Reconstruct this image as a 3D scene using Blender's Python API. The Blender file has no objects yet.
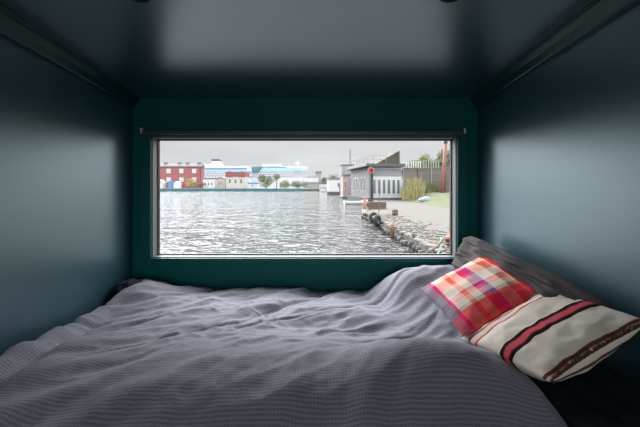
import bpy, bmesh, math, random
from mathutils import Vector, Matrix, noise
R = random.Random(7)
PI = math.pi
S = bpy.context.scene
COL = S.collection
F = 320.0
EYE = 1.2
WATER = -1.0
def at(px, py, Y):                      # a point seen at that place of a 640x427 view, Y metres away
    return Vector(((px - 320) / F * Y, Y, EYE - (py - 186) / F * Y))
def gx(px, Y): return (px - 320) / F * Y
def gz(py, Y): return EYE - (py - 186) / F * Y

# ------------------------------------------------------------------ materials
def lin(c):
    return tuple((x / 12.92 if x <= .04045 else ((x + .055) / 1.055) ** 2.4) for x in (v / 255 for v in c))
def newmat(name):
    m = bpy.data.materials.new(name); m.use_nodes = True
    nt = m.node_tree; return m, nt, nt.nodes['Principled BSDF']
def N(nt, t, **kw):
    n = nt.nodes.new(t)
    for k, v in kw.items():
        if k in n.inputs: n.inputs[k].default_value = v
        else: setattr(n, k, v)
    return n
def mixc(nt, fac, a, b, mode='MIX'):
    n = nt.nodes.new('ShaderNodeMix'); n.data_type = 'RGBA'; n.blend_type = mode
    for i, v in ((0, fac), (6, a), (7, b)):
        if hasattr(v, 'is_output'): nt.links.new(v, n.inputs[i])
        else: n.inputs[i].default_value = v if i == 0 else (tuple(v) + (1,) if len(v) == 3 else v)
    return n.outputs[2]
def mth(nt, op, a, b=None, c=None, clamp=False):
    n = nt.nodes.new('ShaderNodeMath'); n.operation = op; n.use_clamp = clamp
    for i, v in enumerate((a, b, c)):
        if v is None: continue
        if hasattr(v, 'is_output'): nt.links.new(v, n.inputs[i])
        else: n.inputs[i].default_value = v
    return n.outputs[0]
def coords(nt, out='Object', scale=(1, 1, 1), rot=(0, 0, 0)):
    tc = nt.nodes.new('ShaderNodeTexCoord'); mp = nt.nodes.new('ShaderNodeMapping')
    mp.inputs['Scale'].default_value = scale; mp.inputs['Rotation'].default_value = rot
    nt.links.new(tc.outputs[out], mp.inputs['Vector']); return mp.outputs[0]
def simple(name, col, rough=.6, var=.25, scale=6., spec=.5, bump=0., metal=0.):
    """a plain surface with a little mottling of its own"""
    m, nt, p = newmat(name)
    c = coords(nt)
    n = N(nt, 'ShaderNodeTexNoise', Scale=scale, Detail=4.0); nt.links.new(c, n.inputs['Vector'])
    d = tuple(x * (1 - var) for x in col); l = tuple(min(1, x * (1 + var)) for x in col)
    nt.links.new(mixc(nt, n.outputs['Fac'], d, l), p.inputs['Base Color'])
    p.inputs['Roughness'].default_value = rough; p.inputs['Metallic'].default_value = metal
    p.inputs['Specular IOR Level'].default_value = spec
    if bump:
        b = N(nt, 'ShaderNodeBump', Strength=bump, Distance=.01); nt.links.new(n.outputs['Fac'], b.inputs['Height'])
        nt.links.new(b.outputs[0], p.inputs['Normal'])
    return m
def paint(name, col, rough, ior, stretch=(3, 3, 3), b=.06, tint=(.74, .94, 1.), spec=.5):
    m, nt, p = newmat(name)
    c = coords(nt, scale=stretch)
    n = N(nt, 'ShaderNodeTexNoise', Scale=2.0, Detail=5.0); nt.links.new(c, n.inputs['Vector'])
    nt.links.new(mixc(nt, n.outputs['Fac'], tuple(x * .9 for x in col), tuple(x * 1.1 for x in col)), p.inputs['Base Color'])
    p.inputs['Roughness'].default_value = rough; p.inputs['IOR'].default_value = ior
    p.inputs['Specular Tint'].default_value = tint + (1,); p.inputs['Specular IOR Level'].default_value = spec
    bp = N(nt, 'ShaderNodeBump', Strength=b, Distance=.004); nt.links.new(n.outputs['Fac'], bp.inputs['Height'])
    nt.links.new(bp.outputs[0], p.inputs['Normal'])
    return m
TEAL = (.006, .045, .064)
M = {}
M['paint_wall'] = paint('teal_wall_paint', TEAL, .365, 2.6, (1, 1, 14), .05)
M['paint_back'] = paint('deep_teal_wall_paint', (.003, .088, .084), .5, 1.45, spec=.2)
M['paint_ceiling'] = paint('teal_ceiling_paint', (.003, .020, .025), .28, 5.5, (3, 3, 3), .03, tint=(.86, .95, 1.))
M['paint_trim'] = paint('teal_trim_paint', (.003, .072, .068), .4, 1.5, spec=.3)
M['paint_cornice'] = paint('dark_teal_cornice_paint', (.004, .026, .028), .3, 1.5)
M['frame'] = simple('grey_window_metal', (.17, .168, .172), .45, .06)
M['gasket'] = simple('window_gasket', (.07, .06, .065), .6, .1)
M['black'] = simple('matt_black', (.008, .009, .01), .5, .2)
M['rail'] = simple('blind_rail_dark', (.05, .055, .06), .35, .1)
M['white_plastic'] = simple('white_plastic', (.75, .75, .74), .4, .04)
M['floor'] = simple('dark_floor_boards', (.05, .035, .025), .4, .3, 3)
M['base'] = simple('bed_base_wood', (.012, .016, .018), .5, .2)
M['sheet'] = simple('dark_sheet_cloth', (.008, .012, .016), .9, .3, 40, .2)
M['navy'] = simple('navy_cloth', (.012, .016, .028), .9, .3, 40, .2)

def fabric_duvet():
    m, nt, p = newmat('grey_waffle_linen')
    uv = coords(nt, 'UV')
    sx = nt.nodes.new('ShaderNodeSeparateXYZ')
    wob = N(nt, 'ShaderNodeTexNoise', Scale=5.0, Detail=2.0); nt.links.new(uv, wob.inputs['Vector'])
    nt.links.new(uv, sx.inputs[0])
    wv = mth(nt, 'MULTIPLY_ADD', wob.outputs['Fac'], .012, sx.outputs[1])
    wu = mth(nt, 'MULTIPLY_ADD', wob.outputs['Fac'], .010, sx.outputs[0])
    rows = mth(nt, 'SINE', mth(nt, 'MULTIPLY', wv, 2 * PI / .0105))
    cols = mth(nt, 'SINE', mth(nt, 'MULTIPLY', wu, 2 * PI / .0095))
    h = mth(nt, 'ADD', mth(nt, 'MULTIPLY', rows, .19), mth(nt, 'MULTIPLY_ADD', cols, .08, .5), clamp=True)
    slub = N(nt, 'ShaderNodeTexNoise', Scale=1.0, Detail=5.0, Roughness=.7)
    nt.links.new(coords(nt, 'UV', (60, 420, 1)), slub.inputs['Vector'])
    hh = mth(nt, 'ADD', h, mth(nt, 'MULTIPLY_ADD', slub.outputs['Fac'], .8, -.4), clamp=True)
    nt.links.new(mixc(nt, hh, (.088, .093, .115), (.298, .302, .352)), p.inputs['Base Color'])
    p.inputs['Roughness'].default_value = .95; p.inputs['Specular IOR Level'].default_value = .15
    p.inputs['Sheen Weight'].default_value = .15
    b = N(nt, 'ShaderNodeBump', Strength=.25, Distance=.0015); nt.links.new(hh, b.inputs['Height'])
    nt.links.new(b.outputs[0], p.inputs['Normal'])
    return m
M['duvet'] = fabric_duvet()
def ramp(nt, fac, stops, interp='CONSTANT'):
    r = nt.nodes.new('ShaderNodeValToRGB'); r.color_ramp.interpolation = interp
    el = r.color_ramp.elements
    while len(el) > 1: el.remove(el[-1])
    el[0].position = stops[0][0]; el[0].color = tuple(stops[0][1]) + (1,)
    for q, c in stops[1:]:
        e = el.new(q); e.color = tuple(c) + (1,)
    nt.links.new(fac, r.inputs[0]); return r.outputs[0]
def weave_bump(nt, p, su, sv, strength=.5, dist=.002):
    a = N(nt, 'ShaderNodeTexNoise', Scale=1.0, Detail=3.0, Roughness=.7)
    nt.links.new(coords(nt, 'UV', (su, sv, 1)), a.inputs['Vector'])
    b = N(nt, 'ShaderNodeBump', Strength=strength, Distance=dist); nt.links.new(a.outputs['Fac'], b.inputs['Height'])
    nt.links.new(b.outputs[0], p.inputs['Normal'])
    return a.outputs['Fac']
def fabric_plaid():
    m, nt, p = newmat('plaid_wool')
    uv = coords(nt, 'UV'); s = nt.nodes.new('ShaderNodeSeparateXYZ')
    wob = N(nt, 'ShaderNodeTexNoise', Scale=14.0, Detail=2.0); nt.links.new(uv, wob.inputs['Vector']); nt.links.new(uv, s.inputs[0])
    u = mth(nt, 'MULTIPLY_ADD', wob.outputs['Fac'], .025, s.outputs[0]); v = mth(nt, 'MULTIPLY_ADD', wob.outputs['Fac'], .025, s.outputs[1])
    red, scar, sal, cream = (.62, .012, .03), (.85, .03, .035), (.85, .17, .11), (.72, .64, .52)
    mag, pur, olv, gry = (.55, .012, .18), (.20, .03, .35), (.22, .17, .09), (.16, .17, .22)
    U = ramp(nt, u, [(0, gry), (.11, mag), (.15, cream), (.30, sal), (.36, cream), (.46, mag), (.53, pur), (.60, cream), (.74, olv), (.80, sal), (.84, cream), (.87, scar)])
    V = ramp(nt, v, [(0, sal), (.10, cream), (.20, scar), (.34, sal), (.40, cream), (.56, mag), (.60, sal), (.66, cream), (.74, olv), (.79, red), (.97, scar)])
    th = weave_bump(nt, p, 160, 160, .6)
    k = mth(nt, 'MULTIPLY_ADD', th, 1.2, -.12)
    k = mth(nt, 'ADD', k, mth(nt, 'MULTIPLY', mth(nt, 'GREATER_THAN', v, .79), .40)); k = mth(nt, 'SUBTRACT', k, mth(nt, 'MULTIPLY', mth(nt, 'GREATER_THAN', u, .87), .75)); k = mth(nt, 'SUBTRACT', k, mth(nt, 'MULTIPLY', mth(nt, 'LESS_THAN', u, .15), .35), clamp=True)
    nt.links.new(mixc(nt, k, U, V), p.inputs['Base Color'])
    p.inputs['Roughness'].default_value = .95; p.inputs['Specular IOR Level'].default_value = .1
    return m
M['plaid'] = fabric_plaid()
def fabric_stripe():
    m, nt, p = newmat('cream_striped_wool')
    uv = coords(nt, 'UV'); s = nt.nodes.new('ShaderNodeSeparateXYZ'); nt.links.new(uv, s.inputs[0])
    wob = N(nt, 'ShaderNodeTexNoise', Scale=4.0, Detail=2.0); nt.links.new(uv, wob.inputs['Vector'])
    v = mth(nt, 'MULTIPLY_ADD', wob.outputs['Fac'], .03, s.outputs[1])
    cr, rd, pk, bk, br = (.78, .72, .63), (.40, .02, .04), (.72, .12, .16), (.012, .012, .014), (.16, .06, .04)
    V = ramp(nt, v, [(0, cr), (.10, rd), (.125, cr), (.185, pk), (.205, rd), (.215, cr), (.50, bk), (.535, rd), (.545, pk), (.60, rd), (.61, bk), (.65, cr), (.955, br), (.985, cr)])
    th = weave_bump(nt, p, 120, 220, .6)
    nt.links.new(mixc(nt, mth(nt, 'MULTIPLY', th, .4), V, (.45, .42, .38), 'MULTIPLY'), p.inputs['Base Color'])
    p.inputs['Roughness'].default_value = .95; p.inputs['Specular IOR Level'].default_value = .1
    return m
M['stripe'] = fabric_stripe()
def fabric_pillow():
    m, nt, p = newmat('charcoal_cotton')
    th = weave_bump(nt, p, 300, 300, .3)
    nt.links.new(mixc(nt, th, (.052, .048, .05), (.092, .085, .086)), p.inputs['Base Color'])
    p.inputs['Roughness'].default_value = .9; p.inputs['Specular IOR Level'].default_value = .15
    return m
M['pillow'] = fabric_pillow()
M['fringe'] = simple('brown_fringe', (.10, .045, .03), .95, .4, 60, .1)

def glass():
    m, nt, p = newmat('window_glass'); nt.nodes.remove(p)
    t = N(nt, 'ShaderNodeBsdfTransparent', Color=(.98, .985, .985, 1)); g = N(nt, 'ShaderNodeBsdfGlossy', Roughness=.02)
    f = nt.nodes.new('ShaderNodeLayerWeight'); f.inputs['Blend'].default_value = .5; mx = nt.nodes.new('ShaderNodeMixShader')
    fr = mth(nt, 'MULTIPLY_ADD', mth(nt, 'POWER', f.outputs['Facing'], 5.), .6, .004)
    nt.links.new(fr, mx.inputs[0]); nt.links.new(t.outputs[0], mx.inputs[1]); nt.links.new(g.outputs[0], mx.inputs[2])
    nt.links.new(mx.outputs[0], nt.nodes['Material Output'].inputs[0]); return m
M['glass'] = glass()
def water():
    m, nt, p = newmat('harbour_water')
    p.inputs['Base Color'].default_value = (.028, .030, .032, 1); p.inputs['Roughness'].default_value = .06; p.inputs['IOR'].default_value = 1.28
    a = N(nt, 'ShaderNodeTexNoise', Scale=1.0, Detail=2.5, Roughness=.5, Distortion=.8); nt.links.new(coords(nt, scale=(1.9, 2.3, 1), rot=(0, 0, .25)), a.inputs['Vector'])
    b = N(nt, 'ShaderNodeTexNoise', Scale=.42, Detail=2.0, Distortion=.5); nt.links.new(coords(nt, scale=(1, 1.3, 1)), b.inputs['Vector'])
    h = mth(nt, 'ADD', a.outputs['Fac'], mth(nt, 'MULTIPLY', b.outputs['Fac'], 1.8))
    bp = N(nt, 'ShaderNodeBump', Strength=1.0, Distance=.30); nt.links.new(h, bp.inputs['Height']); nt.links.new(bp.outputs[0], p.inputs['Normal'])
    return m
M['water'] = water()
def bricks(name, c1, c2, mortar, scale, bw=.5, rh=.25, rough=.85, ms=.02, coord='Object', rot=(PI / 2, 0, 0)):
    m, nt, p = newmat(name)
    b = N(nt, 'ShaderNodeTexBrick', Scale=scale); b.inputs['Brick Width'].default_value = bw; b.inputs['Row Height'].default_value = rh; b.inputs['Mortar Size'].default_value = ms
    b.inputs['Color1'].default_value = c1 + (1,); b.inputs['Color2'].default_value = c2 + (1,); b.inputs['Mortar'].default_value = mortar + (1,)
    nt.links.new(coords(nt, coord, rot=rot), b.inputs['Vector']); nt.links.new(b.outputs[0], p.inputs['Base Color'])
    p.inputs['Roughness'].default_value = rough; return m
M['brick'] = bricks('red_brick', (.33, .10, .105), (.28, .092, .098), (.30, .17, .17), 1.2)
M['cladding'] = bricks('grey_slat_cladding', (.36, .365, .38), (.31, .315, .33), (.18, .18, .19), 1, .28, 30., ms=.03)
M['fence'] = bricks('weathered_boards', (.165, .15, .135), (.12, .11, .10), (.25, .24, .235), 1, 2.6, .95, ms=.018)
M['planks'] = bricks('brown_boards', (.15, .12, .09), (.12, .095, .075), (.04, .03, .03), 1, 1.5, .2, ms=.02)
M['deckrows'] = bricks('ship_decks', (.58, .59, .615), (.52, .535, .56), (.30, .33, .37), 1, 4.0, 3.0, ms=.55)
def quay():
    m, nt, p = newmat('quay_paving')
    c = coords(nt)
    a = N(nt, 'ShaderNodeTexNoise', Scale=3.0, Detail=9.0, Roughness=.85); nt.links.new(c, a.inputs['Vector'])
    v = N(nt, 'ShaderNodeTexVoronoi', Scale=2.6); nt.links.new(coords(nt, scale=(1, .7, 1)), v.inputs['Vector'])
    spots = mth(nt, 'LESS_THAN', v.outputs['Distance'], .16)
    n2 = N(nt, 'ShaderNodeTexNoise', Scale=.35, Detail=3.0); nt.links.new(c, n2.inputs['Vector'])
    base = mixc(nt, a.outputs['Fac'], (.0, .0, .0), (.20, .187, .17))
    base = mixc(nt, mth(nt, 'MULTIPLY', spots, mth(nt, 'GREATER_THAN', n2.outputs['Fac'], .48)), base, (.06, .048, .036))
    nt.links.new(base, p.inputs['Base Color']); p.inputs['Roughness'].default_value = .95
    return m
M['quay'] = quay()
M['stone'] = simple('pale_granite', (.13, .126, .118), .9, .5, 5)
M['rock_dark'] = simple('wet_stone', (.085, .08, .075), .8, .5, 4)
M['rubble'] = simple('loose_rubble', (.13, .12, .105), .95, .9, 1.6)
M['lawn'] = simple('lawn_grass', (.07, .088, .035), .9, .45, 3)
M['far_land'] = simple('far_land', (.12, .12, .10), .9, .3, .2)
M['teal_quay'] = simple('blue_green_quay', (.045, .15, .18), .7, .45, .25)
M['white'] = simple('white_paint', (.56, .57, .58), .6, .06, 2)
M['shipwhite'] = simple('ship_white', (.60, .615, .64), .5, .04, .2)
M['shipblue'] = simple('ship_blue', (.06, .25, .50), .5, .1, .2)
M['shippale'] = simple('ship_pale_blue', (.30, .56, .68), .5, .1, .2)
M['shipdark'] = simple('ship_dark_glass', (.07, .16, .20), .4, .2, .2)
M['roofgrey'] = simple('grey_roofing', (.17, .165, .17), .8, .15, 1)
M['darkgrey'] = simple('dark_grey_metal', (.075, .08, .09), .6, .15, 1)
M['midgrey'] = simple('mid_grey_paint', (.24, .245, .26), .6, .12, 1)
M['maroon'] = simple('maroon_boards', (.24, .085, .085), .8, .2, 1)
M['cream'] = simple('cream_render', (.48, .45, .42), .8, .1, 1)
M['pinkbrown'] = simple('pink_brown_boards', (.34, .265, .25), .8, .2, 1)
M['winglass'] = simple('dark_window_glass', (.10, .12, .13), .15, .2, 1)
M['palewin'] = simple('pale_window', (.48, .51, .54), .3, .1, 1)
M['rust'] = simple('rust_orange', (.40, .16, .09), .8, .35, 6)
M['redpaint'] = simple('faded_red_paint', (.27, .10, .085), .6, .3, 2)
M['buoyred'] = simple('red_buoy_plastic', (.45, .06, .045), .5, .1)
M['rubber'] = simple('tyre_rubber', (.018, .018, .02), .7, .3, 5)
M['wood'] = simple('old_timber', (.15, .10, .065), .85, .4, 6)
M['olive'] = simple('weathered_olive_boards', (.07, .064, .048), .85, .35, 2)
M['turq'] = simple('turquoise_rope', (.16, .50, .46), .7, .2, 10)
M['tarp'] = simple('pale_tarp', (.26, .26, .26), .6, .15, 2)
M['bark'] = simple('bark', (.10, .08, .06), .9, .3, 5)
def leafm(n, c): return simple(n, c, .8, .5, .9, .2)
M['leaf'] = leafm('green_leaves', (.11, .145, .055)); M['leafdark'] = leafm('dark_leaves', (.11, .135, .09))
M['leafolive'] = leafm('olive_leaves', (.15, .16, .075)); M['reed'] = simple('dry_reeds', (.27, .25, .12), .8, .65, 2.2); M['leafyellow'] = leafm('yellow_leaves', (.34, .29, .10))

# ------------------------------------------------------------------ builders
def link(o, parent=None):
    COL.objects.link(o)
    if parent: o.parent = parent
    return o
def tag(o, label=None, cat=None, group=None, kind=None):
    for k, v in (('label', label), ('category', cat), ('group', group), ('kind', kind)):
        if v: o[k] = v
    return o
def obj(name, bm, mat, parent=None, smooth=False, bevel=0., recenter=False):
    if recenter and not parent:
        xs = [v.co.x for v in bm.verts]; ys = [v.co.y for v in bm.verts]; z0 = min(v.co.z for v in bm.verts)
        c = Vector(((min(xs) + max(xs)) / 2, (min(ys) + max(ys)) / 2, z0))
        for v in bm.verts: v.co -= c
    else: c = Vector((0, 0, 0))
    bm.normal_update()
    me = bpy.data.meshes.new(name); bm.to_mesh(me); bm.free()
    me.materials.append(M[mat])
    if smooth:
        for p in me.polygons: p.use_smooth = True
    o = bpy.data.objects.new(name, me); o.location = c; link(o, parent)
    if bevel:
        b = o.modifiers.new('edge', 'BEVEL'); b.width = bevel; b.segments = 2; b.limit_method = 'ANGLE'
    return o
def thing(name, label, cat, loc=(0, 0, 0), rz=0., group=None):
    o = bpy.data.objects.new(name, None); o.empty_display_size = .1
    o.location = loc; o.rotation_euler = (0, 0, rz); link(o)
    return tag(o, label, cat, group)
def box(bm, x0, x1, y0, y1, z0, z1, mat=None):
    vs = [bm.verts.new((x, y, z)) for z in (z0, z1) for (x, y) in ((x0, y0), (x1, y0), (x1, y1), (x0, y1))]
    if mat is not None:
        for v in vs: v.co = mat @ v.co
    for f in ((3, 2, 1, 0), (4, 5, 6, 7), (0, 1, 5, 4), (1, 2, 6, 5), (2, 3, 7, 6), (3, 0, 4, 7)): bm.faces.new([vs[i] for i in f])
    return vs
def B(*a):
    bm = bmesh.new(); box(bm, *a); return bm
def prism(bm, pts, d0, d1, axis='y'):
    """pts: outline; extruded from d0 to d1 along axis"""
    def mk(a, b, d): return (a, d, b) if axis == 'y' else ((a, b, d) if axis == 'z' else (d, a, b))
    lo = [bm.verts.new(mk(a, b, d0)) for a, b in pts]; hi = [bm.verts.new(mk(a, b, d1)) for a, b in pts]
    n = len(pts)
    bm.faces.new(lo); bm.faces.new(hi[::-1])
    for i in range(n): bm.faces.new((lo[i], hi[i], hi[(i + 1) % n], lo[(i + 1) % n]))
    bmesh.ops.recalc_face_normals(bm, faces=bm.faces[:])
def tube(bm, pts, rad, n=8):
    pts = [Vector(p) for p in pts]; rings = []
    rads = rad if isinstance(rad, (list, tuple)) else [rad] * len(pts)
    for i, p in enumerate(pts):
        d = (pts[min(i + 1, len(pts) - 1)] - pts[max(i - 1, 0)]).normalized()
        a = d.orthogonal().normalized() if abs(d.z) > .9 else d.cross(Vector((0, 0, 1))).normalized()
        b = d.cross(a)
        rings.append([bm.verts.new(p + (a * math.cos(2 * PI * k / n) + b * math.sin(2 * PI * k / n)) * rads[i]) for k in range(n)])
    for r, s in zip(rings, rings[1:]):
        for k in range(n): bm.faces.new((r[k], r[(k + 1) % n], s[(k + 1) % n], s[k]))
    bm.faces.new(rings[0][::-1]); bm.faces.new(rings[-1])
    bmesh.ops.recalc_face_normals(bm, faces=bm.faces[:])
def T(pts, rad, n=8):
    bm = bmesh.new(); tube(bm, pts, rad, n); return bm
def lathe(bm, prof, n=24, mat=None):
    rings = []
    for r, z in prof:
        rings.append([bm.verts.new((r * math.cos(2 * PI * k / n), r * math.sin(2 * PI * k / n), z)) for k in range(n)])
    for a, b in zip(rings, rings[1:]):
        for k in range(n): bm.faces.new((a[k], a[(k + 1) % n], b[(k + 1) % n], b[k]))
    if mat is not None:
        for v in bm.verts: v.co = mat @ v.co
def torus(bm, Rr, r, n=28, m=10, mat=None):
    rings = [[bm.verts.new(((Rr + r * math.cos(2 * PI * j / m)) * math.cos(2 * PI * i / n), (Rr + r * math.cos(2 * PI * j / m)) * math.sin(2 * PI * i / n), r * math.sin(2 * PI * j / m))) for j in range(m)] for i in range(n)]
    for i in range(n):
        for j in range(m): bm.faces.new((rings[i][j], rings[(i + 1) % n][j], rings[(i + 1) % n][(j + 1) % m], rings[i][(j + 1) % m]))
    if mat is not None:
        for v in bm.verts: v.co = mat @ v.co
def struct(name, bm, mat, smooth=False, bevel=0.):
    o = obj(name, bm, mat, None, smooth, bevel); o['kind'] = 'structure'; return o

# ------------------------------------------------------------------ the room
XL, XR, YB, YR = -1.14, .957, 1.95, -2.3
def ceil(y): return EYE + .734 - .102 * y
def cornice(y): return EYE + .708 - .079 * y
OX0, OX1, OZ0, OZ1 = -1.022, .830, .763, 1.4965          # window opening in the wall
wt = .075
struct('floor', B(XL - .1, XR + .1, YR - .1, YB + wt, -.1, 0), 'floor')
struct('wall_left', B(XL - .1, XL, YR - .1, YB + wt, 0, 2.5), 'paint_wall')
struct('wall_right', B(XR, XR + .1, YR - .1, YB + wt, 0, 2.5), 'paint_wall')
bm = bmesh.new()
box(bm, XL, OX0, YB, YB + wt, 0, 2.5); box(bm, OX1, XR, YB, YB + wt, 0, 2.5)
box(bm, OX0, OX1, YB, YB + wt, 0, OZ0); box(bm, OX0, OX1, YB, YB + wt, OZ1, 2.5)
struct('wall_back', bm, 'paint_back')
bm = bmesh.new()                                             # unseen wall behind the viewer; doorway added to let in fill light
box(bm, XL, -.85, YR - .1, YR, 0, 2.5); box(bm, .75, XR, YR - .1, YR, 0, 2.5); box(bm, -.85, .75, YR - .1, YR, 1.8, 2.5)
struct('wall_rear', bm, 'paint_wall')
bm = bmesh.new()
prism(bm, [(YR - .1, ceil(YR - .1)), (YB + wt, ceil(YB + wt)), (YB + wt, ceil(YB) + .35), (YR - .1, ceil(YR) + .2)], XL - .1, XR + .1, 'x')
struct('ceiling', bm, 'paint_ceiling')
# cornice along both side walls
prof = [(0, -.086), (.010, -.086), (.012, -.076), (.018, -.070), (.030, -.045), (.044, -.024), (.052, -.020), (.056, -.010), (.060, -.008), (.060, .10), (0, .10)]
for nm, x, s in (('trim_1', XL, 1), ('trim_2', XR, -1)):
    bm = bmesh.new()
    ra = [bm.verts.new((x + s * d, YR, cornice(YR) + h)) for d, h in prof]; rb = [bm.verts.new((x + s * d, YB - .002, cornice(YB) + h)) for d, h in prof]
    n = len(prof); bm.faces.new(ra); bm.faces.new(rb[::-1])
    for i in range(n): bm.faces.new((ra[i], rb[i], rb[(i + 1) % n], ra[(i + 1) % n]))
    bmesh.ops.recalc_face_normals(bm, faces=bm.faces[:])
    struct(nm, bm, 'paint_cornice', bevel=.0015)
# casing boards round the window
bm = bmesh.new()
cx0, cx1, cz0, cz1 = OX0 - .062, OX1 + .055, OZ0 - .022, OZ1 + .03
box(bm, cx0, OX0, YB - .022, YB, cz0, cz1); box(bm, OX1, cx1, YB - .022, YB, cz0, cz1)
box(bm, OX0, OX1, YB - .022, YB, cz0, OZ0); box(bm, OX0, OX1, YB - .022, YB, OZ1, cz1)
struct('trim_3', bm, 'paint_trim', bevel=.003)
# window: frame, gasket, pane
w = bpy.data.objects.new('window_1', None); w.location = ((OX0 + OX1) / 2, YB + .025, OZ0); link(w); w['kind'] = 'structure'
hw, hh = (OX1 - OX0) / 2, OZ1 - OZ0
def ring(x, z0, z1, t, y0, y1):
    bm = bmesh.new()
    box(bm, -x, -x + t, y0, y1, z0, z1); box(bm, x - t, x, y0, y1, z0, z1)
    box(bm, -x + t, x - t, y0, y1, z0, z0 + t); box(bm, -x + t, x - t, y0, y1, z1 - t, z1); return bm
obj('window_frame', ring(hw, 0, hh, .005, -.028, .05), 'frame', w, bevel=.001)
obj('gasket', ring(hw - .005, .005, hh - .005, .007, .026, .046), 'gasket', w)
obj('glass_pane', B(-hw + .012, hw - .012, .034, .039, .012, hh - .012), 'glass', w)
# rolled-up blind at the head of the window
t = thing('roller_blind', 'slim dark roller blind rail fixed along the top of the picture window', 'blind', ((OX0 + OX1) / 2, YB - .022, 1.50))
obj('head_rail', B(-hw - .038, hw + .027, -.030, 0, .006, .028), 'rail', t, bevel=.004)
for sx in (-hw - .043, hw + .032):
    b = obj('bracket', B(sx - .004, sx + .004, -.026, 0, .012, .046), 'white_plastic', t, bevel=.002); b['label'] = 'white end bracket'
# two recessed spotlights
for px, lb in ((135.5, 'black recessed ceiling spotlight above the side facing the pillows'), (453, 'black recessed ceiling spotlight above the pillow side of the bed')):
    y = 1.038; t = thing('ceiling_spotlight', lb, 'spotlight', (gx(px, y), y, ceil(y)), 0, 'recessed ceiling spotlights')
    t.rotation_euler = (-.1016, 0, 0)
    bm = bmesh.new(); lathe(bm, [(.030, -.001), (.030, -.006), (.040, -.008), (.046, -.004), (.046, -.0005)], 32); obj('rim', bm, 'black', t, True)
    bm = bmesh.new(); lathe(bm, [(.030, -.004), (.022, -.003), (.001, -.002)], 32); obj('lamp_lens', bm, 'gasket', t, True)

# ------------------------------------------------------------------ the bed
t = thing('bed', 'low built-in bed under the picture window with dark mattress', 'bed', (-.09, 1.26, 0))
obj('bed_base', B(-1.045, 1.042, -.60, .685, 0, .30), 'base', t, bevel=.01)
obj('mattress', B(-1.04, 1.035, -.61, .68, .30, .51), 'sheet', t, bevel=.04)
def G(x, y, cx, cy, rx, ry): return math.exp(-((x - cx) / rx) ** 2 - ((y - cy) / ry) ** 2)
def sstep(a, b, x):
    t = max(0, min(1, (x - a) / (b - a))); return t * t * (3 - 2 * t)
def fb(x, y, o=4, seed=0.): return noise.fractal(Vector((x, y, seed)), 1.0, 2.0, o)
def ridged(x, y, seed):
    v = noise.noise(Vector((x, y, seed))); return (1 - abs(v) * 2.2)
YF = .60                                                     # where the cover turns down over the front of the bed
def duvet_point(s, t):
    """s 0..1 across, t metres from the window towards the viewer"""
    y = 1.915 - t
    xr = .80 - .10 * sstep(1.55, 1.0, y) + .02 * math.sin(y * 9)
    x0 = -1.108 + .012 * math.sin(y * 7 + 1)
    x = x0 + (xr - x0) * s
    z = .585
    z += .02 * fb(x * 1.6, y * 1.6, 2, 3.1)
    z += .055 * G(x, y, -.98, 1.80, .16, .14)                 # bunched far corner
    z += .165 * sstep(.26, .50, x + .03 * math.sin(y * 11)) * math.exp(-((y - 1.76) / .22) ** 2)                   # risen over the pillow
    z += .012 * G(x, y, .28, 1.60, .20, .18)
    z += .10 * G(x, y, .42, 1.02, .26, .14) + .055 * G(x, y, -.10, 1.02, .50, .22) + .03 * G(x, y, -.62, 1.15, .45, .28)
    z -= .045 * sstep(.95, .72, y) * sstep(-1.0, -.6, x)
    z += .03 * G(x, y, -.45, 1.60, .45, .22)
    z -= .035 * G(x, y, .42, 1.35, .12, .20) + .02 * G(x, y, .15, 1.40, .25, .08)
    # rolled hem by the left wall
    e = x - x0
    z += .030 * math.exp(-((e - .05) / .038) ** 2) * sstep(1.75, 1.3, y) - .022 * math.exp(-((e - .125) / .028) ** 2) * sstep(1.7, 1.2, y)
    # folds
    a = x * .5 + y * .86; b = -x * .86 + y * .5
    z += .014 * fb(b * 5 + .5 * fb(x * 2, y * 2, 2, 8), a * 1.8, 3, 1.7) * 1.0
    wx = x + .08 * fb(x * 3, y * 3, 2, 5.5)
    z += .016 * (ridged(wx * 1.5 + y * 1.2, y * 4.2 - wx * 2.4, 2.2) - .55) * (.35 + .65 * sstep(.95, 1.3, y))
    z += .007 * (ridged(wx * 2.5 + y * 2, y * 9 - x * 5, 9.2) - .55) * (0.4 + .6 * sstep(.6, -.6, x))
    z += .007 * (ridged(wx * 3.2 + y * 2.4, y * 12 - wx * 7, 16.3) - .55) * sstep(1.12, 1.3, y) * sstep(.35, .0, abs(x + .15) - .35)
    z -= .010 * max(0, ridged(wx * 1.3, y * 5 - wx * 3.2, 31.7) - .72) / .28 * sstep(1.0, 1.2, y)
    z += .006 * max(0, ridged(wx * 4.5 - y * 1.0, y * 9 + wx * 5.5, 44.1) - .6) / .4 * G(x, y, -.42, 1.50, .38, .28)
    z += .002 * (ridged(wx * 7, y * 22 - wx * 10, 52.3) - .55) * sstep(.95, 1.15, y)
    z += .002 * fb(x * 22, y * 22, 3, 4.4)
    z += .006 * (ridged(wx * 5 + y * 3, y * 15 - x * 6, 6.1) - .55) * sstep(1.05, 1.3, y)
    z += .018 * sstep(.30, .0, e) * sstep(1.5, 1.1, y)
    # left front: long diagonal folds
    z += .008 * math.sin((y * 1.0 - x * .55) * 38 + 2.5 * fb(x * 2, y * 2, 2, 7)) * sstep(-.25, -.8, x) * sstep(1.35, 1.05, y)
    d = max(0, YF - y + .22)                                 # turning down at the front
    if d > 0:
        k = min(1.0, d / .50)
        z -= .40 * k ** 1.8
        y = y + (.12 * sstep(.0, .6, d) * d)
    # right-hand edge slips down off the front corner
    er = sstep(xr - .10, xr + .01, x)
    z -= .05 * er * sstep(1.25, 1.0, y) + .03 * er
    el = sstep(.035, 0., e); z -= .03 * el
    return Vector((x, y, z))
NS, NT, TL = 320, 300, 1.62
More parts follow.
